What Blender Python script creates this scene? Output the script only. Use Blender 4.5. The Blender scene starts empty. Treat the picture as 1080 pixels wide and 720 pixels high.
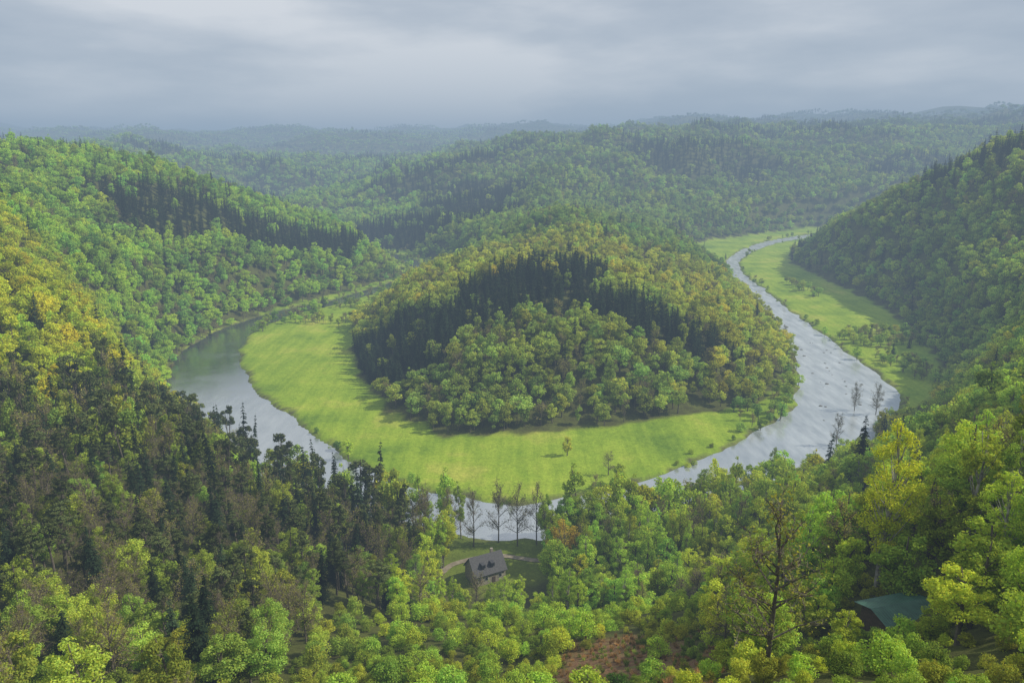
import bpy, math, numpy as np, time
from mathutils import Vector
S=bpy.context.scene
S.view_settings.view_transform='Standard'; S.view_settings.look='None'; S.view_settings.exposure=0

# ------------------------------------------------------------------ terrain
FL=np.array([(-900,1310),(-600,1260),(-345,1140),(-225,1030),(-152,940),(-130,860),(-155,790),(-186,725),(-222,655),(-244,585),(-242,520),(-228,465),(-205,420),(-178,380),(-150,340),(-112,298),(-78,264),(-45,235),(-20,212),(10,212),(40,236),(80,264),(125,295),(165,325),(205,365),(242,400),(277,448),(300,500),(322,576),(340,650),(350,740),(352,850),(360,950),(385,1020),(450,1120),(620,1250),(900,1330),(900,1480),(560,1400),(330,1210),(258,1130),(240,1040),(262,960),(254,890),(250,850),(238,765),(222,650),(210,560),(190,490),(168,440),(140,400),(85,380),(39,360),(0,352),(-33,350),(-62,380),(-91,438),(-111,505),(-128,590),(-125,660),(-100,740),(-75,830),(-80,900),(-95,960),(-150,1070),(-310,1210),(-590,1340),(-900,1390)],float)
RV=np.array([(-900,1350,20),(-600,1300,20),(-330,1180,18),(-190,1060,16),(-125,950,13),(-115,858,12),(-142,765,13),(-172,700,15),(-205,648,18),(-223,585,25),(-219,518,35),(-199,459,42),(-175,412,43),(-149,380,41),(-110,332,35),(-70,294,28),(-33,273,24),(0,265,23),(29,270,23),(62,285,25),(107,315,31),(139,343,36),(178,381,44),(204,429,50),(214,470,43),(228,545,27),(240,648,21),(256,777,15),(268,880,11),(295,980,11),(345,1080,13),(430,1200,16),(600,1330,20),(900,1400,20)],float)
def smooth_poly(P,n=6):
    P0=np.vstack([P[:1],P,P[-1:]]); out=[]
    for i in range(1,len(P0)-2):
        a,b,c,d=P0[i-1],P0[i],P0[i+1],P0[i+2]
        for k in range(n):
            t=k/n
            out.append(.5*((2*b)+(-a+c)*t+(2*a-5*b+4*c-d)*t*t+(-a+3*b-3*c+d)*t**3))
    out.append(P[-1]); return np.array(out)
RVS=smooth_poly(RV,4)
def inpoly(x,y,P):
    ins=np.zeros(x.shape,bool); n=len(P)
    for i in range(n):
        x1,y1=P[i][:2]; x2,y2=P[(i+1)%n][:2]
        if y1==y2: continue
        c=((y1>y)!=(y2>y))&(x<(x2-x1)*(y-y1)/(y2-y1)+x1)
        ins^=c
    return ins
def segd(x,y,x1,y1,x2,y2):
    dx,dy=x2-x1,y2-y1
    t=np.clip(((x-x1)*dx+(y-y1)*dy)/(dx*dx+dy*dy+1e-9),0,1)
    return np.hypot(x-x1-t*dx,y-y1-t*dy),t
def fnoise(x,y,wl,seed,n=6):
    r=np.random.default_rng(seed); o=np.zeros(np.shape(x))
    for i in range(n):
        a=r.uniform(0,math.tau); k=math.tau/(wl*r.uniform(.6,1.5)); p=r.uniform(0,math.tau)
        o=o+np.sin((np.cos(a)*x+np.sin(a)*y)*k+p+.8*np.sin((np.sin(a)*x-np.cos(a)*y)*k*.7+p*2))
    return o/(n**.5*.75)/1.4
def dflood(x,y):
    d=np.full(x.shape,1e9)
    for i in range(len(FL)):
        q,_=segd(x,y,*FL[i],*FL[(i+1)%len(FL)]); d=np.minimum(d,q)
    return np.where(inpoly(x,y,FL),-d,d)
def driver(x,y):
    d=np.full(x.shape,1e9)
    for i in range(len(RVS)-1):
        q,t=segd(x,y,RVS[i,0],RVS[i,1],RVS[i+1,0],RVS[i+1,1])
        d=np.minimum(d,q-.5*(RVS[i,2]+t*(RVS[i+1,2]-RVS[i,2])))
    return d+fnoise(x,y,34,61)*1.3+fnoise(x,y,11,62)*.5
CP=np.array([(0,0,135),(0,30,106),(0,75,72),(0,110,53),(0,150,34),(0,195,10),(-10,-40,140),(60,-40,142),(-100,-40,135),
(22,55,95),(39,66,90),(50,85,81),(80,110,88),(35,45,103),(64,150,44),(96,150,58),(124,170,66),(37,180,17),(122,240,26),(180,260,44),(200,200,86),(160,300,10),
(300,330,78),(100,60,112),(200,60,125),(400,200,130),(-87,110,54),(-50,75,72),(-40,150,32),(-90,170,38),(-143,270,36),(-105,245,28),(-183,250,46),(-130,200,44),(-180,170,58),(-300,150,110),(-150,60,90),(-300,0,130),
(-240,340,84),(-196,350,48),(-300,330,112),(-290,430,84),(-250,430,48),(-350,500,104),(-320,600,66),(-408,600,112),(-350,680,90),(-340,800,96),(-270,800,52),(-266,1000,48),(-240,900,45),(-450,900,118),(-600,700,140),(-290,1080,30),(-500,1150,88),(-700,1100,118),
(-61,470,22),(34,530,50),(0,470,36),(30,400,22),(-30,420,20),(90,440,24),(120,480,24),(-70,520,26),(-60,600,32),(30,620,46),(120,600,28),(60,700,50),(150,700,30),(-50,720,30),(50,850,62),(-20,850,36),(130,850,42),(60,1000,50),
(45,1300,60),(45,1550,100),(45,1800,145),(250,1500,85),(250,1300,40),(250,2000,170),(500,1500,60),(600,1800,140),(900,2300,200),(900,1700,110),(1300,1900,165),(1760,2600,235),(-200,1600,85),(-400,1500,40),(-300,1350,22),(-600,2000,75),(-870,2000,118),(-350,1900,65),(-1200,1800,138),(-1000,1500,85),(-450,1700,30),
(475,700,125),(450,850,96),(420,950,42),(370,600,45),(400,500,75),(450,450,108),(600,700,158),(650,900,146),(700,1100,92),(520,1050,56),(400,740,55),(1000,900,185),(1000,1150,120),(1400,1300,165),
(-2500,4000,215),(-1200,4000,195),(0,4000,195),(1500,4000,275),(3500,4500,370),(-3500,6000,285),(0,7000,325),(4000,8000,470),(-6000,8000,380),(-1500,3000,130),(-800,2800,95),(0,2800,140),(-2500,2500,168),(1800,3500,255),(3000,3000,285),(-4000,3000,210),(2500,1500,200),(4000,1000,220),(-2000,1000,160),(-4000,500,180),(-2000,-500,150),(2000,-500,160),(0,-500,150),(0,-3000,170),(0,12000,300),(9000,12000,380),(-9000,12000,300),(9000,0,220),(-9000,0,200)],float)
def phi(r,c): return np.sqrt(r*r+c*c)
CC=25+np.hypot(CP[:,0],CP[:,1])*.06
A=phi(np.hypot(CP[:,0][:,None]-CP[:,0],CP[:,1][:,None]-CP[:,1]),CC[None,:])
mean=100.
W=np.linalg.lstsq(A,CP[:,2]-mean,rcond=None)[0]
def sst(a,b,v):
    t=np.clip((v-a)/(b-a),0,1); return t*t*(3-2*t)
def height(x,y):
    x=np.asarray(x,float); y=np.asarray(y,float)
    z=np.full(x.shape,mean)
    for i in range(len(CP)):
        z=z+W[i]*phi(np.hypot(x-CP[i,0],y-CP[i,1]),CC[i])
    df=dflood(x,y); dr=driver(x,y)
    D=np.hypot(x,y)
    z=z+fnoise(x,y,90,1)*3.5*sst(20,120,df)*sst(120,300,D)+fnoise(x,y,240,12)*12*sst(60,250,df)*sst(800,1300,D)+fnoise(x,y,420,2)*15*sst(60,400,df)*sst(900,1500,D)+fnoise(x,y,1300,3)*30*sst(2200,4000,D)
    z=z+fnoise(x,y,22,4)*.7*sst(5,40,df)
    z=np.maximum(z,3)
    m=sst(-2,48,df)
    f=.35+.25*fnoise(x,y,60,5)+.0*x
    f=f+np.clip((dr-8)/40,0,1)*.6
    z=f+m*(z-f)
    ch=sst(0,5,dr)
    z=np.where(dr<5,-2.2+(z+2.2)*ch,z)
    return z,df,dr
def graded(a,b,s,lo,hi,g=1.06):
    c=list(np.arange(a,b+.1,s)); st=s; v=c[-1]
    while v<hi: st*=g; v+=st; c.append(v)
    st=s; v=c[0]; pre=[]
    while v>lo: st*=g; v-=st; pre.append(v)
    return np.array(pre[::-1]+c)
gx=graded(-390,400,2.8,-9000,9000,1.07); gy=graded(-30,960,2.8,-2500,14000,1.045)
GX,GY=np.meshgrid(gx,gy); nx,ny=len(gx),len(gy)
HZ,DF,DR=height(GX.ravel(),GY.ravel())
def new_mesh(name,V,F,mats,mi=None,smooth=False,link=True):
    me=bpy.data.meshes.new(name)
    V=np.asarray(V,np.float32); F=np.asarray(F,np.int32)
    me.vertices.add(len(V)); me.vertices.foreach_set('co',V.ravel())
    k=F.shape[1]; me.loops.add(F.size); me.loops.foreach_set('vertex_index',F.ravel())
    me.polygons.add(len(F)); me.polygons.foreach_set('loop_start',np.arange(0,F.size,k,dtype=np.int32))
    for m in mats: me.materials.append(m)
    if mi is not None: me.polygons.foreach_set('material_index',np.asarray(mi,np.int32))
    me.update(calc_edges=True)
    me.polygons.foreach_set('use_smooth',np.full(len(F),bool(smooth)) if np.isscalar(smooth) else smooth)
    ob=bpy.data.objects.new(name,me)
    if link: S.collection.objects.link(ob)
    return ob
# ------------------------------------------------------------------ material helpers
def mat(name):
    m=bpy.data.materials.new(name); m.use_nodes=True; nt=m.node_tree; nt.nodes.clear()
    o=nt.nodes.new('ShaderNodeOutputMaterial'); return m,nt,o
def noise(nt,vec,scale,detail=4,rough=.55):
    n=nt.nodes.new('ShaderNodeTexNoise'); n.inputs['Scale'].default_value=scale; n.inputs['Detail'].default_value=detail; n.inputs['Roughness'].default_value=rough
    nt.links.new(vec,n.inputs['Vector']); return n.outputs['Fac']
def ramp(nt,fac,stops):
    n=nt.nodes.new('ShaderNodeValToRGB'); e=n.color_ramp.elements
    while len(e)<len(stops): e.new(.5)
    for q,(p,c) in zip(e,stops): q.position=p; q.color=(*c,1) if len(c)==3 else c
    nt.links.new(fac,n.inputs[0]); return n.outputs[0]
def mix(nt,f,a,b,bt='MIX'):
    n=nt.nodes.new('ShaderNodeMix'); n.data_type='RGBA'; n.blend_type=bt
    for s,v in ((n.inputs[0],f),(n.inputs[6],a),(n.inputs[7],b)):
        if hasattr(v,'links'): nt.links.new(v,s)
        else: s.default_value=v if not isinstance(v,tuple) else (*v,1)
    return n.outputs[2]
def simple(name,stops,scale=3,rough=.85,bump=.3,detail=5):
    m,nt,o=mat(name); tc=nt.nodes.new('ShaderNodeTexCoord').outputs['Object']
    f=noise(nt,tc,scale,detail); c=ramp(nt,f,stops)
    b=nt.nodes.new('ShaderNodeBsdfPrincipled'); b.inputs['Roughness'].default_value=rough
    nt.links.new(c,b.inputs['Base Color'])
    bp=nt.nodes.new('ShaderNodeBump'); bp.inputs['Strength'].default_value=bump; bp.inputs['Distance'].default_value=.05
    nt.links.new(f,bp.inputs['Height']); nt.links.new(bp.outputs[0],b.inputs['Normal'])
    nt.links.new(b.outputs[0],o.inputs[0]); return m
# terrain material
mT,nt,o=mat('ground_cover')
pos=nt.nodes.new('ShaderNodeTexCoord').outputs['Object']
cov=nt.nodes.new('ShaderNodeAttribute'); cov.attribute_name='cover'
sep=nt.nodes.new('ShaderNodeSeparateColor'); nt.links.new(cov.outputs['Color'],sep.inputs[0])
floor=ramp(nt,noise(nt,pos,.12,8,.7),[(.3,(.05,.046,.018)),(.5,(.08,.088,.024)),(.7,(.12,.14,.03))])
g1=ramp(nt,noise(nt,pos,.022,7,.66),[(.30,(.13,.23,.022)),(.45,(.26,.38,.03)),(.55,(.32,.43,.038)),(.68,(.46,.48,.08))])
g2=ramp(nt,noise(nt,pos,.6,6,.75),[(.25,(.55,.57,.5)),(.6,(1,1,1)),(.8,(1.15,1.1,.95))])
grass=mix(nt,1.0,g1,g2,'MULTIPLY')
mp=nt.nodes.new('ShaderNodeMapping'); mp.inputs['Scale'].default_value=(.22,.015,.1); mp.inputs['Rotation'].default_value=(0,0,.5); nt.links.new(pos,mp.inputs[0])
g3=ramp(nt,noise(nt,mp.outputs[0],1,4,.6),[(.38,(.80,.85,.78)),(.58,(1,1,1))])
grass=mix(nt,1.0,grass,g3,'MULTIPLY')
brown=ramp(nt,noise(nt,pos,.9,8,.75),[(.3,(.10,.055,.028)),(.5,(.21,.12,.065)),(.62,(.18,.16,.055)),(.75,(.14,.2,.045))])
bank=ramp(nt,noise(nt,pos,.4,6,.7),[(.3,(.06,.055,.03)),(.6,(.13,.14,.05)),(.8,(.18,.18,.10))])
c=mix(nt,sep.outputs[0],floor,grass); c=mix(nt,sep.outputs[1],c,brown); c=mix(nt,sep.outputs[2],c,bank)
b=nt.nodes.new('ShaderNodeBsdfPrincipled'); b.inputs['Roughness'].default_value=.95; b.inputs['Specular IOR Level'].default_value=.1
nt.links.new(c,b.inputs['Base Color'])
bp=nt.nodes.new('ShaderNodeBump'); bp.inputs['Strength'].default_value=.7; bp.inputs['Distance'].default_value=.6
nt.links.new(noise(nt,pos,1.0,6,.7),bp.inputs['Height']); nt.links.new(bp.outputs[0],b.inputs['Normal'])
nt.links.new(b.outputs[0],o.inputs[0])
idx=np.arange(nx*ny).reshape(ny,nx)
F=np.stack([idx[:-1,:-1],idx[:-1,1:],idx[1:,1:],idx[1:,:-1]],-1).reshape(-1,4)
terr=new_mesh('terrain',np.stack([GX.ravel(),GY.ravel(),HZ],1),F,[mT],smooth=True)
def yriv(x):
    s=RVS[(RVS[:,1]<350)]; o_=np.argsort(s[:,0]); return np.interp(x,s[o_,0],s[o_,1])
def nearside(x,y): return (y<yriv(x))&(np.abs(x)<140)
def brownmask(x,y): return sst(1.15,.75,np.hypot((x-16-.06*(y-90))/12,(y-92)/30)+.22*fnoise(x,y,14,9))
X,Y=GX.ravel(),GY.ravel()
cr=sst(1,-3,DF+3*fnoise(X,Y,25,8))*np.where(nearside(X,Y),.35,1)
cg=brownmask(X,Y); cb=sst(6,2,DR+2*fnoise(X,Y,12,6))
at=terr.data.attributes.new('cover','FLOAT_COLOR','POINT')
at.data.foreach_set('color',np.stack([cr,cg,cb,np.ones_like(cr)],1).astype(np.float32).ravel())
# ------------------------------------------------------------------ river
mW,nt,o=mat('river_water'); pos=nt.nodes.new('ShaderNodeTexCoord').outputs['Object']
h1=noise(nt,pos,.9,5,.65); h2=noise(nt,pos,.05,5,.6)
fl_=nt.nodes.new('ShaderNodeAttribute'); fl_.attribute_name='sky_sheen'
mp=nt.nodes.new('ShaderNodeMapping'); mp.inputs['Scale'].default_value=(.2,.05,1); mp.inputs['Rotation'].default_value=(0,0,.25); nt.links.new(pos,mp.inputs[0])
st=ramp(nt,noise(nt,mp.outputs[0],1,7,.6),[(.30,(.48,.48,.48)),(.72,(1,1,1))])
sheen_streak=mix(nt,1.0,st,fl_.outputs['Color'],'MULTIPLY')
dcol=mix(nt,sheen_streak,(.06,.075,.06),(.66,.72,.77))  # pale diffuse paints the silver sky reflection into the water, with rapids streaks
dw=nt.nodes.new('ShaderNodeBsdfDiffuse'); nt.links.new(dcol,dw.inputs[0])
gw=nt.nodes.new('ShaderNodeBsdfGlossy'); gw.inputs[0].default_value=(.95,.97,1,1)
rr=ramp(nt,h2,[(.42,(.05,)*3),(.6,(.2,)*3)]); nt.links.new(rr,gw.inputs['Roughness'])
fr=nt.nodes.new('ShaderNodeLayerWeight'); fr.inputs['Blend'].default_value=.88
bp=nt.nodes.new('ShaderNodeBump'); bp.inputs['Strength'].default_value=.25; bp.inputs['Distance'].default_value=.18
nt.links.new(h1,bp.inputs['Height'])
for q in (gw,fr): nt.links.new(bp.outputs[0],q.inputs['Normal'])
ff=nt.nodes.new('ShaderNodeMath'); ff.operation='MULTIPLY_ADD'; nt.links.new(sheen_streak,ff.inputs[0]); ff.inputs[1].default_value=-.45
nt.links.new(fr.outputs['Fresnel'],ff.inputs[2]); ff.use_clamp=True
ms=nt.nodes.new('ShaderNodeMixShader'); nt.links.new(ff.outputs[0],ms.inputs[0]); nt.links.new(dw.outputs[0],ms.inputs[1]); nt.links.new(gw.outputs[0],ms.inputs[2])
nt.links.new(ms.outputs[0],o.inputs[0])
dv=np.gradient(RVS[:,:2],axis=0); dv/=np.linalg.norm(dv,axis=1)[:,None]; nm=np.stack([-dv[:,1],dv[:,0]],1)
hw=(RVS[:,2]/2+6.5)[:,None]
L=RVS[:,:2]+nm*hw; R=RVS[:,:2]-nm*hw; n=len(RVS)
V=np.zeros((2*n,3)); V[0::2,:2]=R; V[1::2,:2]=L; V[:,2]=-.7
F=[(2*i,2*i+2,2*i+3,2*i+1) for i in range(n-1)]
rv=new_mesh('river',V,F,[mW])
rf=np.maximum(sst(70,130,V[:,0])*.68,.42*sst(470,390,V[:,1])); q=rv.data.attributes.new('sky_sheen','FLOAT_COLOR','POINT'); q.data.foreach_set('color',np.stack([rf,rf,rf,np.ones_like(rf)],1).astype(np.float32).ravel())  # painted sky sheen: strongest on the right arm, weaker on the near reach
# ------------------------------------------------------------------ tree prototypes
def leafmat(name,transl=.4):
    m,nt,o=mat(name)
    a=nt.nodes.new('ShaderNodeAttribute'); a.attribute_type='INSTANCER'; a.attribute_name='tint'
    lv=nt.nodes.new('ShaderNodeAttribute'); lv.attribute_name='leafvar'
    c=mix(nt,1.0,a.outputs['Color'],lv.outputs['Color'],'MULTIPLY')
    d=nt.nodes.new('ShaderNodeBsdfDiffuse'); t=nt.nodes.new('ShaderNodeBsdfTranslucent')
    c2=mix(nt,1.0,c,(1.3,1.2,.6),'MULTIPLY')
    nt.links.new(c,d.inputs[0]); nt.links.new(c2,t.inputs[0])
    ms=nt.nodes.new('ShaderNodeMixShader'); ms.inputs[0].default_value=transl
    nt.links.new(d.outputs[0],ms.inputs[1]); nt.links.new(t.outputs[0],ms.inputs[2])
    nt.links.new(ms.outputs[0],o.inputs[0]); return m
mL=leafmat('leaves'); mN=leafmat('needles',.15)
mB=simple('bark',[(.3,(.06,.048,.035)),(.7,(.17,.145,.115))],2)
mBp=simple('pale_bark',[(.35,(.10,.09,.08)),(.6,(.42,.40,.36))],1.5)
mTw=simple('twigs',[(.3,(.13,.10,.07)),(.7,(.25,.205,.15))],1)
class Bld:
    def __init__(s,seed): s.r=np.random.default_rng(seed); s.V=[];s.F=[];s.M=[];s.C=[];s.n=0
    def add(s,V,F,m,C=None):
        s.V.append(V); s.F.append(F+s.n); s.M.append(np.full(len(F),m)); s.C.append(np.ones((len(V),3)) if C is None else C); s.n+=len(V)
    def tube(s,P,R,k=6,m=0):
        P=np.array(P,float); n=len(P); V=[]
        for i in range(n):
            d=P[min(i+1,n-1)]-P[max(i-1,0)]; d/=np.linalg.norm(d)+1e-9
            u=np.cross(d,(0.3,1,.1)); u/=np.linalg.norm(u)+1e-9; w=np.cross(d,u)
            for j in range(k):
                a=math.tau*j/k; V.append(P[i]+R[i]*(math.cos(a)*u+math.sin(a)*w))
        F=[(i*k+j,i*k+(j+1)%k,(i+1)*k+(j+1)%k,(i+1)*k+j) for i in range(n-1) for j in range(k)]
        s.add(np.array(V),np.array(F),m)
    def leaves(s,C,N,size,asp=.7,m=1,T=None,var=.3):
        n=len(C); r=s.r
        N=N/(np.linalg.norm(N,axis=1)[:,None]+1e-9)
        if T is None: T=np.cross(N,r.normal(size=(n,3)))
        T=T/(np.linalg.norm(T,axis=1)[:,None]+1e-9); B=np.cross(N,T)
        a=(size*r.uniform(.65,1.35,n)/2)[:,None]; b_=a*asp
        V=np.stack([C-T*a,C+B*b_+T*a*.1,C+T*a,C-B*b_+T*a*.1],1).reshape(-1,3)
        v=r.uniform(1-var,1+var,n); hu=r.normal(0,.08,n)
        col=np.repeat(np.stack([v*(1+hu),v,v*(1-hu)],1),4,axis=0)
        s.add(V,np.arange(4*n).reshape(n,4),m,col)
    def bake(s,name,mats):
        V=np.vstack(s.V);F=np.vstack(s.F);M=np.concatenate(s.M)
        ob=new_mesh(name,V,F,mats,M,link=False)
        a=ob.data.attributes.new('leafvar','FLOAT_COLOR','POINT')
        c=np.ones((len(V),4),np.float32); c[:,:3]=np.vstack(s.C); a.data.foreach_set('color',c.ravel())
        return ob
def rdir(r,n):
    d=r.normal(size=(n,3)); return d/np.linalg.norm(d,axis=1)[:,None]
def broad(name,seed,h=17,cw=4.6,nl=1500,ls=.74,nb=22,cz=.6,rz=.37,trunk=.28,mats=None,flat=.8,br=(.28,.46),k=5,limbs=10):
    B=Bld(seed); r=B.r
    lean=r.normal(0,.03,2)*h
    tp=lambda t: np.array([lean[0]*t*t+.15*math.sin(t*7+seed),lean[1]*t*t+.15*math.cos(t*6+seed),h*t])
    B.tube([tp(t) for t in np.linspace(0,.9,8)],[trunk*(1.25-1.2*t)+.02 for t in np.linspace(0,.9,8)],k)
    cs=[];rs=[]
    for i in range(nb):
        d=rdir(r,1)[0]; q=r.uniform(.25,1)**.5
        zz=cz*h+d[2]*rz*h*q*.9; f=1-max(0,(zz-cz*h)/(rz*h))*.35
        cs.append([d[0]*cw*q*.8*f+lean[0]*.6,d[1]*cw*q*.8*f+lean[1]*.6,zz]); rs.append(cw*r.uniform(*br)*f)
    cs=np.array(cs); rs=np.array(rs)
    for i in range(min(limbs,nb)):
        t0=np.clip(cs[i][2]/h-.18*r.uniform(.6,1.4),.15,.8); a=tp(t0); e=cs[i]; mid=(a+e)/2+np.array([0,0,-.03*h])*r.uniform(0,1)
        B.tube([a,mid,e],[trunk*.38,trunk*.22,.03],4)
    p=rs**2/np.sum(rs**2); w=r.choice(nb,nl,p=p); d=rdir(r,nl); d[:,2]+=.15
    rad=rs[w]*(.45+.6*r.uniform(0,1,nl)**.7)
    C=cs[w]+d*rad[:,None]*np.array([1,1,flat])
    B.leaves(C,d+.7*rdir(r,nl),ls)
    return B.bake(name,mats or [mB,mL])
def spruce(name,seed,h=22,R=3.1,nw=26,nper=7,ls=.85,den=4):
    B=Bld(seed); r=B.r
    B.tube([(0,0,h*t) for t in np.linspace(0,1,6)],[.28*(1-t)+.02 for t in np.linspace(0,1,6)],6)
    Cs=[];Ns=[];Ts=[]
    for i in range(nw):
        t=(i+r.uniform(-.3,.3))/nw; z=h*(.07+.92*t); Rz=R*(1-t)**.8*r.uniform(.8,1.12)+.18
        for j in range(nper if t<.85 else 4):
            a=r.uniform(0,math.tau); Lr=Rz*r.uniform(.75,1.15); n=max(2,int(Lr*den))
            s_=(np.arange(n)+r.uniform(0,1,n))/n
            x=np.cos(a)*Lr*s_; y=np.sin(a)*Lr*s_; zz=z-.32*Lr*s_**1.3+r.normal(0,.08,n)
            side=r.normal(0,.14,n)*Lr*.9
            Cs.append(np.stack([x-np.sin(a)*side,y+np.cos(a)*side,zz],1))
            Ns.append(np.stack([np.cos(a)*.5+r.normal(0,.4,n),np.sin(a)*.5+r.normal(0,.4,n),np.full(n,.9)],1))
            Ts.append(np.stack([np.cos(a)+r.normal(0,.5,n),np.sin(a)+r.normal(0,.5,n),np.full(n,-.5)],1))
    B.leaves(np.vstack(Cs),np.vstack(Ns),ls,.5,1,T=np.vstack(Ts),var=.3)
    return B.bake(name,[mB,mN])
def bare(name,seed,h=15,cw=4,nl=350,ls=.3,ntw=2200,tl=1.0,tw=.05):
    B=Bld(seed); r=B.r
    B.tube([(0,0,0),(.1,.1,h*.3),(-.1,.2,h*.6),(.1,0,h*.93)],[.24,.18,.11,.03],6)
    tips=[]
    for i in range(22):
        t=r.uniform(.22,.88); a=r.uniform(0,math.tau); Lr=cw*(1.15-t*.75)*r.uniform(.7,1.1); up=h*.2*r.uniform(.6,1.3)
        p0=np.array([0,0,h*t]); d=np.array([math.cos(a)*Lr,math.sin(a)*Lr,up]); p1=p0+d*.5+r.normal(0,.15,3); p2=p0+d
        B.tube([p0,p1,p2],[.09,.055,.02],4)
        for q in range(5):
            s_=r.uniform(.3,1); b0=p0+d*s_; e=b0+rdir(r,1)[0]*Lr*.38+np.array([0,0,.5]); B.tube([b0,e],[.035,.012],3); tips+=[b0,e,(b0+e)/2]
    tips=np.array(tips); w=r.integers(0,len(tips),ntw); d=rdir(r,ntw); d[:,2]+=.5
    C=tips[w]+d*tl*.5*r.uniform(.2,1,ntw)[:,None]; B.leaves(C,rdir(r,ntw),tl,tw,2,T=d)
    w=r.integers(0,len(tips),nl); B.leaves(tips[w]+rdir(r,nl)*.8,rdir(r,nl),ls)
    return B.bake(name,[mB,mL,mTw])
def coll(name,obs):
    c=bpy.data.collections.new(name)
    for ob in obs: c.objects.link(ob)
    return c
P={}
P['broad']=coll('broadleaf_trees',[broad('broadleaf_a',1),broad('broadleaf_b',2,18,5.0),broad('broadleaf_c',3,15,4.6,cz=.58),broad('broadleaf_d',4,19,4.3,nb=26),broad('broadleaf_e',5,16,5.2,nb=28,br=(.22,.4)),broad('broadleaf_f',6,21,4.0,nb=24,rz=.4)])
P['spruce']=coll('spruces',[spruce('spruce_a',11),spruce('spruce_b',12,24,3.3),spruce('spruce_c',13,20,2.8)])
P['pine']=coll('pines',[broad('pine_a',21,19,3.4,1000,.6,12,.78,.2,mats=[mB,mN],flat=.55),broad('pine_b',22,21,3.6,1100,.6,14,.74,.23,mats=[mB,mN],flat=.55)])
P['bare']=coll('budding_trees',[bare('budding_a',31,nl=450,ls=.45,ntw=700,tl=.8,tw=.11),bare('budding_b',32,13,4.2,nl=450,ls=.45,ntw=700,tl=.8,tw=.11)])
kh=dict(nl=6500,ls=.34,nb=46,br=(.17,.32),k=7,limbs=24)
P['broadH']=coll('broadleaf_trees_near',[broad('broadleaf_near_a',41,15,4.2,**kh),broad('broadleaf_near_b',42,17,4.6,**kh),broad('broadleaf_near_c',43,13,4.0,cz=.56,rz=.4,**kh),broad('broadleaf_near_d',44,16,4.8,nl=4500,ls=.32,nb=50,br=(.13,.26),k=7,limbs=30)])
P['birchH']=coll('birches_near',[broad('birch_a',51,19,3.1,9500,.19,70,.58,.42,.2,[mBp,mL],br=(.15,.32),k=8,limbs=44),broad('birch_b',52,17,2.8,5500,.26,56,.6,.4,.18,[mBp,mL],br=(.14,.3),k=8,limbs=32)])
P['spruceH']=coll('spruces_near',[spruce('spruce_near_a',61,22,3.4,42,9,.55,8),spruce('spruce_near_b',62,19,3.1,38,9,.5,8)])
P['pineH']=coll('pines_near',[broad('pine_near_a',71,20,3.4,4500,.34,26,.76,.22,.26,[mB,mN],.5,(.2,.36),7,20),broad('pine_near_b',72,18,3.2,4000,.34,24,.74,.24,.26,[mB,mN],.5,(.2,.36),7,20)])
P['bareH']=coll('budding_trees_near',[bare('budding_near_a',81,16,4.2,1500,.24,3000,.6,.06),bare('budding_near_b',82,14,3.8,900,.24,3000,.6,.06)])
def shrub(name,seed,h,w,nl,ls): return broad(name,seed,h,w,nl,ls,26,.5,.45,.06,br=(.2,.42),k=4,limbs=16)
P['shrub']=coll('shrubs',[shrub('shrub_a',91,3.6,2.0,2400,.21),shrub('shrub_b',92,2.8,1.9,2000,.19),shrub('shrub_c',93,4.4,2.1,2500,.22)])
protos={ob.name:ob for c in P.values() for ob in c.objects}
# ------------------------------------------------------------------ instancing
def gn(coll_):
    g=bpy.data.node_groups.new('scatter_'+coll_.name,'GeometryNodeTree')
    g.interface.new_socket('Geometry',in_out='INPUT',socket_type='NodeSocketGeometry'); g.interface.new_socket('Geometry',in_out='OUTPUT',socket_type='NodeSocketGeometry')
    N=g.nodes; i=N.new('NodeGroupInput'); o=N.new('NodeGroupOutput')
    ci=N.new('GeometryNodeCollectionInfo'); ci.inputs['Collection'].default_value=coll_; ci.inputs['Separate Children'].default_value=True; ci.inputs['Reset Children'].default_value=True
    ip=N.new('GeometryNodeInstanceOnPoints'); ip.inputs['Pick Instance'].default_value=True
    def na(nm,t):
        q=N.new('GeometryNodeInputNamedAttribute'); q.data_type=t; q.inputs['Name'].default_value=nm; return [s for s in q.outputs if s.enabled and s.name=='Attribute'][0]
    g.links.new(i.outputs[0],ip.inputs['Points']); g.links.new(ci.outputs[0],ip.inputs['Instance'])
    g.links.new(na('kind','INT'),ip.inputs['Instance Index'])
    e=N.new('FunctionNodeEulerToRotation'); g.links.new(na('rot','FLOAT_VECTOR'),e.inputs[0]); g.links.new(e.outputs[0],ip.inputs['Rotation'])
    g.links.new(na('scl','FLOAT_VECTOR'),ip.inputs['Scale']); g.links.new(ip.outputs[0],o.inputs[0]); return g
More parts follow.
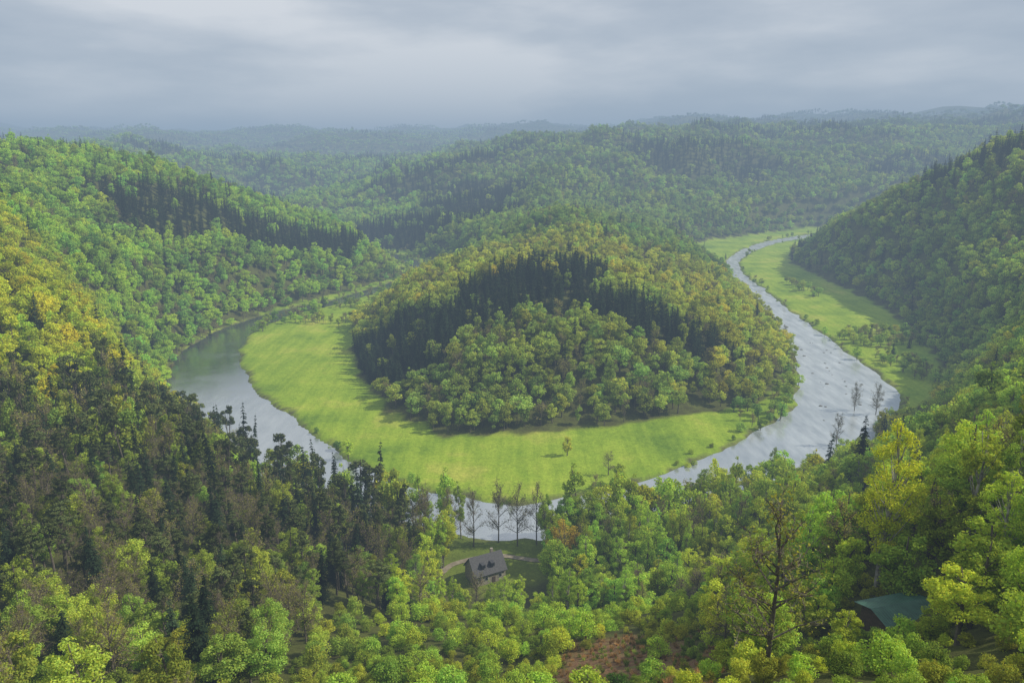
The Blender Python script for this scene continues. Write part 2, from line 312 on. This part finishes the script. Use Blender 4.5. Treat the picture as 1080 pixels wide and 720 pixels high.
def forest(name,key,x,y,z,sc,tint):
    n=len(x)
    if n==0: return
    me=bpy.data.meshes.new(name); me.vertices.add(n); me.vertices.foreach_set('co',np.stack([x,y,z],1).astype(np.float32).ravel())
    r=np.random.default_rng(n)
    def A_(nm,t,f,a): q=me.attributes.new(nm,t,'POINT'); q.data.foreach_set(f,np.ascontiguousarray(a).ravel())
    A_('kind','INT','value',r.integers(0,len(P[key].objects),n).astype(np.int32))
    rot=np.stack([r.normal(0,.05,n),r.normal(0,.05,n),r.uniform(0,6.28,n)],1).astype(np.float32); A_('rot','FLOAT_VECTOR','vector',rot)
    w=sc[:,1]*r.uniform(.85,1.2,n); A_('scl','FLOAT_VECTOR','vector',np.stack([w,w,sc[:,0]],1).astype(np.float32))
    lum=tint.max(1,keepdims=True); tint=tint*np.minimum(1,.64/lum)
    A_('tint','FLOAT_COLOR','color',np.concatenate([tint,np.ones((n,1))],1).astype(np.float32))
    ob=bpy.data.objects.new(name,me); S.collection.objects.link(ob)
    md=ob.modifiers.new('scatter','NODES'); md.node_group=gn(P[key])
    return ob
GAIN=2.65
# individually placed trees : name, proto, x, y, scale_z, scale_xy, tint
IND=[('birch_tree','birch_a',53,95,1.55,1.5,(.33,.37,.03)),('birch_tree','birch_b',63,92,1.2,1.3,(.22,.27,.03)),
('birch_tree','birch_b',73,97,1.2,1.2,(.18,.23,.03)),('budding_tree','budding_near_a',22,55,1.05,1.1,(.19,.21,.04)),
('birch_tree','birch_b',35,67,.42,.7,(.24,.29,.03)),('broadleaf_tree','broadleaf_near_c',45,69,.40,.5,(.22,.28,.03)),
('spruce_tree','spruce_near_a',118,232,1.3,1.25,(.012,.018,.010)),('broadleaf_tree','broadleaf_near_c',26,325,.85,.75,(.36,.38,.06)),
('budding_tree','budding_near_b',43,305,.75,1.0,(.16,.17,.05)),('broadleaf_tree','broadleaf_near_b',18,226,1.25,1.4,(.32,.25,.03)),
('budding_tree','budding_near_a',2,243,1.5,1.2,(.10,.10,.04)),('budding_tree','budding_near_b',-5,246,1.6,1.2,(.10,.10,.04)),('budding_tree','budding_near_a',9,244,1.5,1.1,(.10,.10,.04)),
('budding_tree','budding_near_b',-14,243,1.5,1.2,(.12,.13,.04)),('budding_tree','budding_near_a',-23,242,1.45,1.2,(.14,.13,.04)),('budding_tree','budding_near_b',-31,240,1.5,1.3,(.16,.15,.04)),
('budding_tree','budding_near_a',192,392,1.1,1.0,(.09,.09,.04)),('budding_tree','budding_near_b',160,341,1.2,1.0,(.09,.09,.04)),('budding_tree','budding_near_a',201,386,1.2,1.1,(.09,.09,.04)),
('shrub','shrub_a',12,72,.95,1.0,(.05,.10,.02))]
for nme,pr,x,y,sz,sx,tn in IND:
    z,_,_=height(np.array([x]),np.array([y]))
    ob=bpy.data.objects.new(nme,protos[pr].data); S.collection.objects.link(ob)
    ob.location=(x,y,z[0]-.1); ob.scale=(sx,sx,sz); ob.rotation_euler=(0,0,x*1.7+y); ob['tint']=[q*1.6 for q in tn]
IX=np.array([(q[2],q[3]) for q in IND])
def scatter(r0,r1,s,seed):
    r=np.random.default_rng(seed); m=int(r1/s)+8
    gx_=np.arange(-int(r1*.8/s)-8,int(r1*.8/s)+9)*s; gy_=np.arange(-4,m)*s
    a,b_=np.meshgrid(gx_,gy_); b_=b_.astype(float); a=a.astype(float); a[1::2]+=s/2
    a=a.ravel()+r.uniform(-.48,.48,a.size)*s; b_=b_.ravel()+r.uniform(-.48,.48,b_.size)*s
    D=np.hypot(a,b_); k=(D>=r0)&(D<r1)&(np.abs(a)<.74*b_+70)&(b_>20)
    return a[k],b_[k]
bands=[(28,250,5.2,1.0,True),(250,700,6.3,1.0,False),(700,1400,8.2,1.05,False),(1400,3000,12.5,1.3,False),(3000,6200,24,1.9,False)]
SPR=[np.array(p,float) for p in [
 [(-385,690),(-318,635),(-232,750),(-172,850),(-190,915),(-270,860)],
 [(-108,460),(-92,424),(-66,400),(-44,410),(-30,440),(30,462),(70,436),(110,420),(140,432),(110,475),(70,505),(70,575),(15,590),(-20,530),(-50,505),(-85,515),(-108,500)],
 [(-260,1130),(-60,1090),(-40,1180),(-250,1220)],
 [(440,820),(500,700),(540,600),(580,620),(540,740),(480,880)],
 [(-80,1180),(60,1300),(0,1420),(-160,1300)],
 [(-200,1500),(60,1780),(0,1850),(-260,1620)],
 [(-900,1500),(-350,1700),(-420,1820),(-980,1700)]]]
out={}
for bi,(r0,r1,s,sc0,near) in enumerate(bands):
    x,y=scatter(r0,r1,s,100+bi); z,df,dr=height(x,y); n=len(x); r=np.random.default_rng(200+bi)
    D=np.hypot(x,y); u=r.uniform(0,1,n); n1=fnoise(x,y,170,21); n2=fnoise(x,y,60,22); n3=fnoise(x,y,500,23)
    keep=np.where(df>0,1.,0.)
    keep=np.where((df>0)&(df<14)&(D>300),.78,keep)
    cenx=np.interp(y,RVS[16:52,1][::-1],RVS[16:52,0][::-1])
    outerL=(x<-120)&(y>360)&(x<cenx)
    bk=(dr>1)&(dr<11)&(df<=0)
    keep=np.where(bk&outerL,.95,keep)
    keep=np.where(bk&(x<-90)&(y>570),.8,keep)
    front=(y<360)&(y>yriv(x))&(np.abs(x)<150)&(df<=0)&(dr>.8)&(dr<8)
    keep=np.where(front,.45+.3*n2,keep)
    keep=np.where((dr>1.5)&(dr<6)&(df<=0)&(x>140)&(y>385),.22+.25*n2,keep)
    ns=nearside(x,y)&(df<=0)&(dr>1.2); keep=np.where(ns,.97,keep)
    strip=(df<=0)&(x<-110)&(y>590)&(dr>2)&(n2>-.2); keep=np.where(strip,.65,keep)
    meR=(df<=0)&(x>235)&(dr>6)
    cl=(np.hypot((x-300)/12,(y-755)/50)<1)|(np.hypot((x-286)/36,(y-548)/26)<1)|(np.hypot((x-263)/12,(y-472)/40)<1)
    keep=np.where(meR&cl,.8,keep)
    keep=np.where((df<=0)&(x>120)&(x<205)&(y<470)&(y>352)&(dr>1.5)&(dr<30)&(y>yriv(x)),.7,keep)
    clear=inpoly(x,y,[(-24,196),(10,198),(12,236),(9,260),(-14,260),(-22,235)]); keep=np.where(clear,0,keep)
    keep=np.where(dr<.8,0,keep)
    for ix,iy in IX: keep=np.where(np.hypot(x-ix,y-iy)<4,0,keep)
    keep=np.where(np.hypot(x-49,y-83)<7,0,keep)
    k=u<keep
    x,y,z,df,dr,D,n1,n2,n3,front=[q[k] for q in (x,y,z,df,dr,D,n1,n2,n3,front)]; n=len(x); u=r.uniform(0,1,n); v=r.uniform(0,1,n)
    kind=np.zeros(n,int)   # 0 broad 1 spruce 2 pine 3 bare 4 shrub 5 birch
    tint=np.tile(np.array([.115,.165,.027]),(n,1))
    def setc(m,c,a=1.): tint[m]=tint[m]*(1-a)+np.array(c)*a
    setc(n1>.3,(.155,.20,.026)); setc(n1<-.5,(.08,.125,.027))
    kind[(u<.05)]=3; kind[(u>.965)]=1
    far=D>1000
    kind[far&(n3+.5*n1>.6)&(v<.85)]=1
    setc(far,(.11,.155,.03),.5); setc(D>2600,(.06,.095,.035),.8)
    left=(x<-170)&(y>260); nearspur=left&(y<470)&(y<420+(-x-200)*.4)
    setc(nearspur,(.20,.225,.018),.85); setc(left&~nearspur,(.13,.205,.028),.6); setc(left&~nearspur&(n2>.35),(.19,.27,.03),.8); setc(left&~nearspur&(n2<-.5),(.09,.15,.028),.8)
    right=(x>255)&(y>380)&(y<1250); setc(right,(.12,.16,.03),.7); kind[right&(u<.08)]=3
    hill=(df>0)&(x>-140)&(x<250)&(y>340)&(y<980)
    setc(hill,(.13,.165,.032),.8)
    hb=hill&((y>520)|(x>110)); setc(hb,(.18,.20,.028),.75); kind[hb&(u<.12)]=3
    setc(hill&(y>740),(.085,.14,.028),.8)  # back of the hill: shade put into a darker, greener tint
    kind[hill&(y<470)&(v<.10)]=3
    for q,pp in enumerate(SPR):
        m=inpoly(x+6*n2,y+6*n1,pp); kind[m&(v<.94)]=1
    fg=(y<345)&(x<120)&~left&(x>-230)&~front
    fl=fg&(x<-32)
    pm=fl&(y>120)
    kind[fl&(u<.26)]=3; kind[fl&(u>.66)]=1; kind[pm&(u>.55)]=2; kind[pm&(u>.86)]=1; kind[fl&(y<130)&(u>.78)]=0
    setc(fl,(.125,.155,.024),.7)
    fr_=fg&~fl; setc(fr_,(.15,.21,.026),.75); setc(fr_&(n2>.2),(.205,.25,.028),.7)
    kind[fr_]=np.where(u[fr_]<.12,3,np.where(u[fr_]>.72,5,0))
    fr2=(y<330)&(x>=60)&(x<330); setc(fr2,(.14,.185,.026),.6)
    cen=(y<165)&(x>-36-.12*(y-75))&(x<26+.22*np.clip(y-75,0,99)); kind[cen]=4
    cen2=(y<185)&(x>-24)&(x<10); kind[cen2]=4
    kind[(y<100)&(x<0)&(x>-70)&(v<.75)]=4
    kind[(y<62)]=4; kind[(D<75)&(x<-10)]=4
    kind[(np.abs(x/y-.59)<.10)&(y<84)&(x>20)]=4
    brn=brownmask(x,y)>.4
    bank_=(df<=0)&~fg; kind[bank_&(u<.4)]=3; kind[front&(v<.8)]=4; kind[bank_&(x>225)&(dr<6)&(v<.7)]=4
    val=r.lognormal(0,.23,n); hue=r.normal(0,.09,n)
    tint=tint*val[:,None]*np.stack([1+hue,np.ones(n),1-hue],1)*np.where(fg,2.5,GAIN)[:,None]
    sp=(kind==1); tint[sp]=np.array([.028,.046,.022])*val[sp][:,None]
    sp=(kind==2); tint[sp]=np.array([.095,.12,.04])*val[sp][:,None]
    sp=(kind==3); tint[sp]=np.array([.28,.28,.075])*val[sp][:,None]
    hs=r.uniform(.68,1.14,n)*sc0*(.9 if near else 1); ws=hs*r.uniform(.9,1.15,n)
    if sc0>1.2: hs=hs/sc0*(1.0 if sc0<1.8 else .72)
    hs=np.where((df<25)&(y>300),hs*.86,hs); hs=np.where((df<=0)&~fg,hs*.62,hs); ws=np.where((df<=0)&~fg,ws*.75,ws)
    small=(kind!=4)&(y<160)&(x>-40)&(x<45); hs=np.where(small,hs*.72,hs); ws=np.where(small,ws*.85,ws)
    tall=(y>205)&(y<275)&(x<90)&(x>-60)&~front
    hs=np.where(tall,r.uniform(1.15,1.5,n),hs); ws=np.where(tall,ws*1.2,ws)
    tl2=(y>215)&(y<350)&(x<=-60)&(x>-185)&fg; hs=np.where(tl2,r.uniform(1.05,1.4,n),hs)
    hs=np.where((kind==1)&(hill),hs*.9,hs)
    ok=~(brn&(r.uniform(0,1,n)<.93)); ok&=~((kind!=4)&(D<48))
    z=z-.15
    keys=['broad','spruce','pine','bare','shrub','birch']
    for q,kk in enumerate(keys):
        m=(kind==q)&ok
        if kk=='shrub': hsq=r.uniform(.6,1.5,n)*np.where(D<60,.5,1)*np.where((np.abs(x/y-.59)<.10)&(y<84)&(x>20),.7,1)*np.where((np.abs(x/y-.19)<.09)&(y<75),.6,1)
        else: hsq=hs
        wsq=hsq if kk=='shrub' else ws
        key={'broad':'broadH' if near else 'broad','spruce':'spruceH' if near else 'spruce','pine':'pineH' if near else 'pine','bare':'bareH' if near else 'bare','shrub':'shrub','birch':'birchH'}[kk]
        out.setdefault(key,[]).append((x[m],y[m],z[m],np.stack([hsq[m],wsq[m]],1),tint[m]))
# understory shrubs in the foreground
x,y=scatter(26,130,3.0,555); z,df,dr=height(x,y); r=np.random.default_rng(5); n=len(x)
k=(r.uniform(0,1,n)<np.where(brownmask(x,y)>.4,.10,.75))&(x>-60)&~((np.hypot(x-49,y-83)<6))&(df>3)
x,y,z=x[k],y[k],z[k]; n=len(x); val=r.lognormal(0,.22,n)
tn=np.where((fnoise(x,y,25,77)>.1)[:,None],np.array([.21,.23,.03]),np.array([.12,.17,.026]))*val[:,None]*1.9
hs=r.uniform(.3,.75,n)
out['shrub'].append((x,y,z-.1,np.stack([hs,hs],1),tn))
# grass tussocks and dead bracken on the bare hillside patch
def tuft(name,seed,h,n,col):
    B=Bld(seed); r=B.r; a=r.uniform(0,math.tau,n); rr=r.uniform(0,.35,n); C=np.stack([np.cos(a)*rr,np.sin(a)*rr,h*.45+0*a],1)
    T=np.stack([np.cos(a)*.5+r.normal(0,.3,n),np.sin(a)*.5+r.normal(0,.3,n),np.ones(n)],1); B.leaves(C,rdir(r,n),h,.09,0,T=T); return B.bake(name,[mL])
P['tuft']=coll('bracken_tufts',[tuft('tuft_a',5,.7,60,0),tuft('tuft_b',6,.9,70,0)])
x,y=scatter(30,140,1.1,888); k=(brownmask(x,y)>.05)&(np.random.default_rng(2).uniform(0,1,len(x))<.6); x,y=x[k],y[k]
z,_,_=height(x,y); r=np.random.default_rng(8); n=len(x)
out['tuft']=[(x,y,z-.05,r.uniform(.5,1.3,(n,2)),np.where(r.uniform(0,1,(n,1))<.6,np.array([.34,.22,.11]),np.array([.22,.28,.06]))*r.lognormal(0,.25,n)[:,None])]
NM={'broad':'broadleaf_forest','broadH':'broadleaf_woodland','spruce':'spruce_forest','spruceH':'spruce_woodland','pine':'pine_forest','pineH':'pine_woodland','bare':'budding_forest','bareH':'budding_woodland','shrub':'hillside_shrubs','birchH':'birch_woodland','tuft':'bracken'}
for key,L_ in out.items():
    q=[np.concatenate([l[i] for l in L_]) for i in range(5)]
    forest(NM[key],key,*q)
# ------------------------------------------------------------------ house
mSt=simple('stone_wall',[(.3,(.16,.14,.11)),(.5,(.28,.25,.20)),(.7,(.38,.34,.28))],1.8,.9,.6)
mSl=simple('slate_roof',[(.3,(.03,.031,.035)),(.7,(.075,.075,.08))],2.5,.7,.5)
mWd=simple('dark_wood',[(.3,(.05,.035,.022)),(.7,(.10,.07,.045))],3)
mGl=simple('window_glass',[(.3,(.02,.025,.03)),(.7,(.03,.035,.04))],1,.1,0)
mWh=simple('painted_frame',[(.3,(.5,.5,.47)),(.7,(.6,.6,.56))],2,.6,.1)
mGr=simple('green_metal_roof',[(.3,(.03,.085,.06)),(.7,(.06,.15,.105))],.8,.5,.2)
def emp(name,loc,rz,s=1):
    e=bpy.data.objects.new(name,None); S.collection.objects.link(e); e.location=loc; e.rotation_euler=(0,0,rz); e.scale=(s,s,s); return e
def part(par,name,V,F,m):
    me=bpy.data.meshes.new(name); me.from_pydata(V,[],F); me.materials.append(m); me.update()
    ob=bpy.data.objects.new(name,me); S.collection.objects.link(ob); ob.parent=par; return ob
def box(par,name,c,s,m):
    V=[(c[0]+a*s[0]/2,c[1]+b_*s[1]/2,c[2]+d*s[2]/2) for a in(-1,1) for b_ in(-1,1) for d in(-1,1)]
    F=[(0,1,3,2),(4,6,7,5),(0,4,5,1),(2,3,7,6),(0,2,6,4),(1,5,7,3)]
    return part(par,name,V,F,m)
hz=height(np.array([-9.]),np.array([222.]))[0][0]
H=emp('stone_house',(-9,222,hz),math.radians(28))
a,b_,wh,rh=5.6,4.0,4.2,8.6
V=[(-a,-b_,-1),(a,-b_,-1),(a,b_,-1),(-a,b_,-1),(-a,-b_,wh),(a,-b_,wh),(a,b_,wh),(-a,b_,wh),(-a,0,rh),(a,0,rh)]
part(H,'walls',V,[(0,1,5,4),(1,2,6,9,5),(2,3,7,6),(3,0,4,8,7)],mSt)
sl=(rh-wh)/b_
for sg,nm_ in((-1,'roof_front'),(1,'roof_back')):
    e=.6; y0=sg*(b_+e); z0=wh-e*sl+.06; A0=a+.5
    V=[(-A0,y0,z0),(A0,y0,z0),(A0,0,rh+.06),(-A0,0,rh+.06),(-A0,y0,z0+.22),(A0,y0,z0+.22),(A0,0,rh+.28),(-A0,0,rh+.28)]
    part(H,nm_,V,[(0,1,2,3),(4,5,6,7),(0,1,5,4),(0,3,7,4),(1,2,6,5)],mSl)
box(H,'chimney',(2.6,0.5,8.9),(.9,.8,2.2),mSt)
for i,xx in enumerate((-3.9,-1.5,3.6)):
    box(H,f'window_frame_{i}',(xx,-b_-.03,2.2),(1.3,.12,1.5),mWh); box(H,f'window_pane_{i}',(xx,-b_-.08,2.2),(1.0,.08,1.2),mGl)
box(H,'door',(1.2,-b_-.04,1.1),(1.2,.12,2.3),mWd)
for i,(yy,zz) in enumerate(((-1.8,1.8),(1.8,1.8),(0,5.3))):
    box(H,f'gable_frame_{i}',(a+.03,yy,zz),(.12,1.2,1.4),mWh); box(H,f'gable_pane_{i}',(a+.08,yy,zz),(.08,.9,1.1),mGl)
for i,xx in enumerate((-2.2,1.2)):
    box(H,f'dormer_{i}',(xx,-2.6,6.5),(1.3,1.9,1.3),mSl); box(H,f'dormer_pane_{i}',(xx,-3.58,6.5),(.9,.06,.8),mGl)
# shed
sz_=height(np.array([50.]),np.array([84.]))[0][0]
K=emp('green_roofed_shed',(50,84,sz_+.1),math.radians(16),.86)
box(K,'walls',(0,0,.6),(9,5,3.8),mWd)
nc=46; V=[];F=[]
for i in range(nc+1):
    xx=-5.2+10.4*i/nc; dz=.05*(i%2)
    V+=[(xx,-3.4,2.35+dz),(xx,0,3.3+dz),(xx,3.4,2.35+dz)]
for i in range(nc): F+=[(3*i,3*i+3,3*i+4,3*i+1),(3*i+1,3*i+4,3*i+5,3*i+2)]
part(K,'roof',V,F,mGr)
for i,xx in enumerate((-3,0,3)): box(K,f'window_{i}',(xx,-2.54,1.4),(1.1,.08,.8),mGl)
box(K,'door',(4.53,0,1.0),(.08,1.1,2.1),mWh)
# path
mPa=simple('gravel_path',[(.3,(.16,.13,.09)),(.7,(.30,.26,.19))],.8)
PP=smooth_poly(np.array([(-62,240,3.),(-40,228,3),(-27,222,3),(-20,231,3),(-6,236,3),(12,233,3),(34,240,3)],float),8)
dv=np.gradient(PP[:,:2],axis=0); dv/=np.linalg.norm(dv,axis=1)[:,None]; nm=np.stack([-dv[:,1],dv[:,0]],1)
ro=[PP[:,:2]+nm*w for w in(-1.2,-.4,.4,1.2)]; n=len(PP); V=np.zeros((n*4,3))
for j in range(4): V[j::4,:2]=ro[j]
V[:,2]=height(V[:,0],V[:,1])[0]+.18
F=[(4*i+j,4*i+4+j,4*i+5+j,4*i+1+j) for i in range(n-1) for j in range(3)]
new_mesh('gravel_path',V,F,[mPa],smooth=True)
# ------------------------------------------------------------------ river rocks
B=Bld(3)
import bmesh
r=B.r
bm=bmesh.new(); bmesh.ops.create_icosphere(bm,subdivisions=2,radius=1); iv=np.array([v.co[:] for v in bm.verts]); iF=np.array([[v.index for v in f.verts] for f in bm.faces]); bm.free()
RVV=[];RF=[];nn=0
for i in range(34):
    t=r.integers(88,103); p=RVS[t]; s_=r.uniform(.3,.9); jit=1+.25*np.sin(iv@r.normal(size=(3,3))*2.3).sum(1)/1.7
    c=np.array([p[0]+r.uniform(-.42,.42)*p[2],p[1]+r.uniform(-8,8),-.75]); RVV.append(iv*jit[:,None]*np.array([s_*1.3,s_,s_*.55])+c); RF.append(iF+nn); nn+=len(iv)
new_mesh('river_rocks',np.vstack(RVV),np.vstack(RF),[simple('wet_rock',[(.3,(.05,.05,.045)),(.7,(.15,.14,.12))],1)],smooth=True)
# ------------------------------------------------------------------ haze
mH,nt,o=mat('haze')
DEN=3.6e-4
ab=nt.nodes.new('ShaderNodeVolumeAbsorption'); ab.inputs['Color'].default_value=(0,0,0,1); ab.inputs['Density'].default_value=DEN
em=nt.nodes.new('ShaderNodeEmission'); em.inputs['Color'].default_value=(.29,.39,.51,1); em.inputs['Strength'].default_value=DEN
ad=nt.nodes.new('ShaderNodeAddShader'); nt.links.new(ab.outputs[0],ad.inputs[0]); nt.links.new(em.outputs[0],ad.inputs[1]); nt.links.new(ad.outputs[0],o.inputs['Volume'])
V=[(x,y,z) for x in(-8800,8800) for y in(-2300,13500) for z in(-80,380)]
F=[(0,1,3,2),(4,6,7,5),(0,4,5,1),(2,3,7,6),(0,2,6,4),(1,5,7,3)]
me=bpy.data.meshes.new('haze'); me.from_pydata(V,[],F); me.materials.append(mH); hz_=bpy.data.objects.new('haze',me); S.collection.objects.link(hz_)
# ------------------------------------------------------------------ world & sun
sd=Vector((.98,.02,0)).normalized(); el=math.radians(41)
W_=bpy.data.worlds.new('World'); S.world=W_; W_.use_nodes=True; nt=W_.node_tree; nt.nodes.clear()
o=nt.nodes.new('ShaderNodeOutputWorld'); sk=nt.nodes.new('ShaderNodeTexSky'); sk.sky_type='NISHITA'; sk.sun_disc=False; sk.sun_elevation=el; sk.sun_rotation=math.atan2(sd.x,sd.y)
b1=nt.nodes.new('ShaderNodeBackground'); b1.inputs[1].default_value=.10; nt.links.new(sk.outputs[0],b1.inputs[0])
tc=nt.nodes.new('ShaderNodeTexCoord').outputs['Generated']
mp=nt.nodes.new('ShaderNodeMapping'); mp.inputs['Scale'].default_value=(1.1,1.1,4.6); mp.inputs['Rotation'].default_value=(.2,.12,.5); mp.inputs['Location'].default_value=(.3,.2,.2); nt.links.new(tc,mp.inputs[0])
f1=noise(nt,mp.outputs[0],1.6,7,.5); cc=ramp(nt,f1,[(.36,(.38,.44,.53)),(.49,(.60,.64,.70)),(.60,(.92,.92,.93))])
b2=nt.nodes.new('ShaderNodeBackground'); nt.links.new(cc,b2.inputs[0]); b2.inputs[1].default_value=1.0
ms=nt.nodes.new('ShaderNodeMixShader'); ms.inputs[0].default_value=.9
nt.links.new(b1.outputs[0],ms.inputs[1]); nt.links.new(b2.outputs[0],ms.inputs[2]); nt.links.new(ms.outputs[0],o.inputs[0])
su=bpy.data.lights.new('sun','SUN'); su.energy=5; su.angle=math.radians(.6); su.color=(1,.92,.77)
so=bpy.data.objects.new('sun',su); S.collection.objects.link(so)
sv=Vector((sd.x*math.cos(el),sd.y*math.cos(el),math.sin(el))); so.rotation_euler=sv.to_track_quat('Z','Y').to_euler(); so.location=(0,0,800)
cam=bpy.data.cameras.new('camera'); co=bpy.data.objects.new('camera',cam); S.collection.objects.link(co); S.camera=co
cam.sensor_width=36; cam.lens=26; cam.clip_start=.5; cam.clip_end=30000
co.location=(0,0,140); co.rotation_euler=(math.radians(90-14.4),0,0)
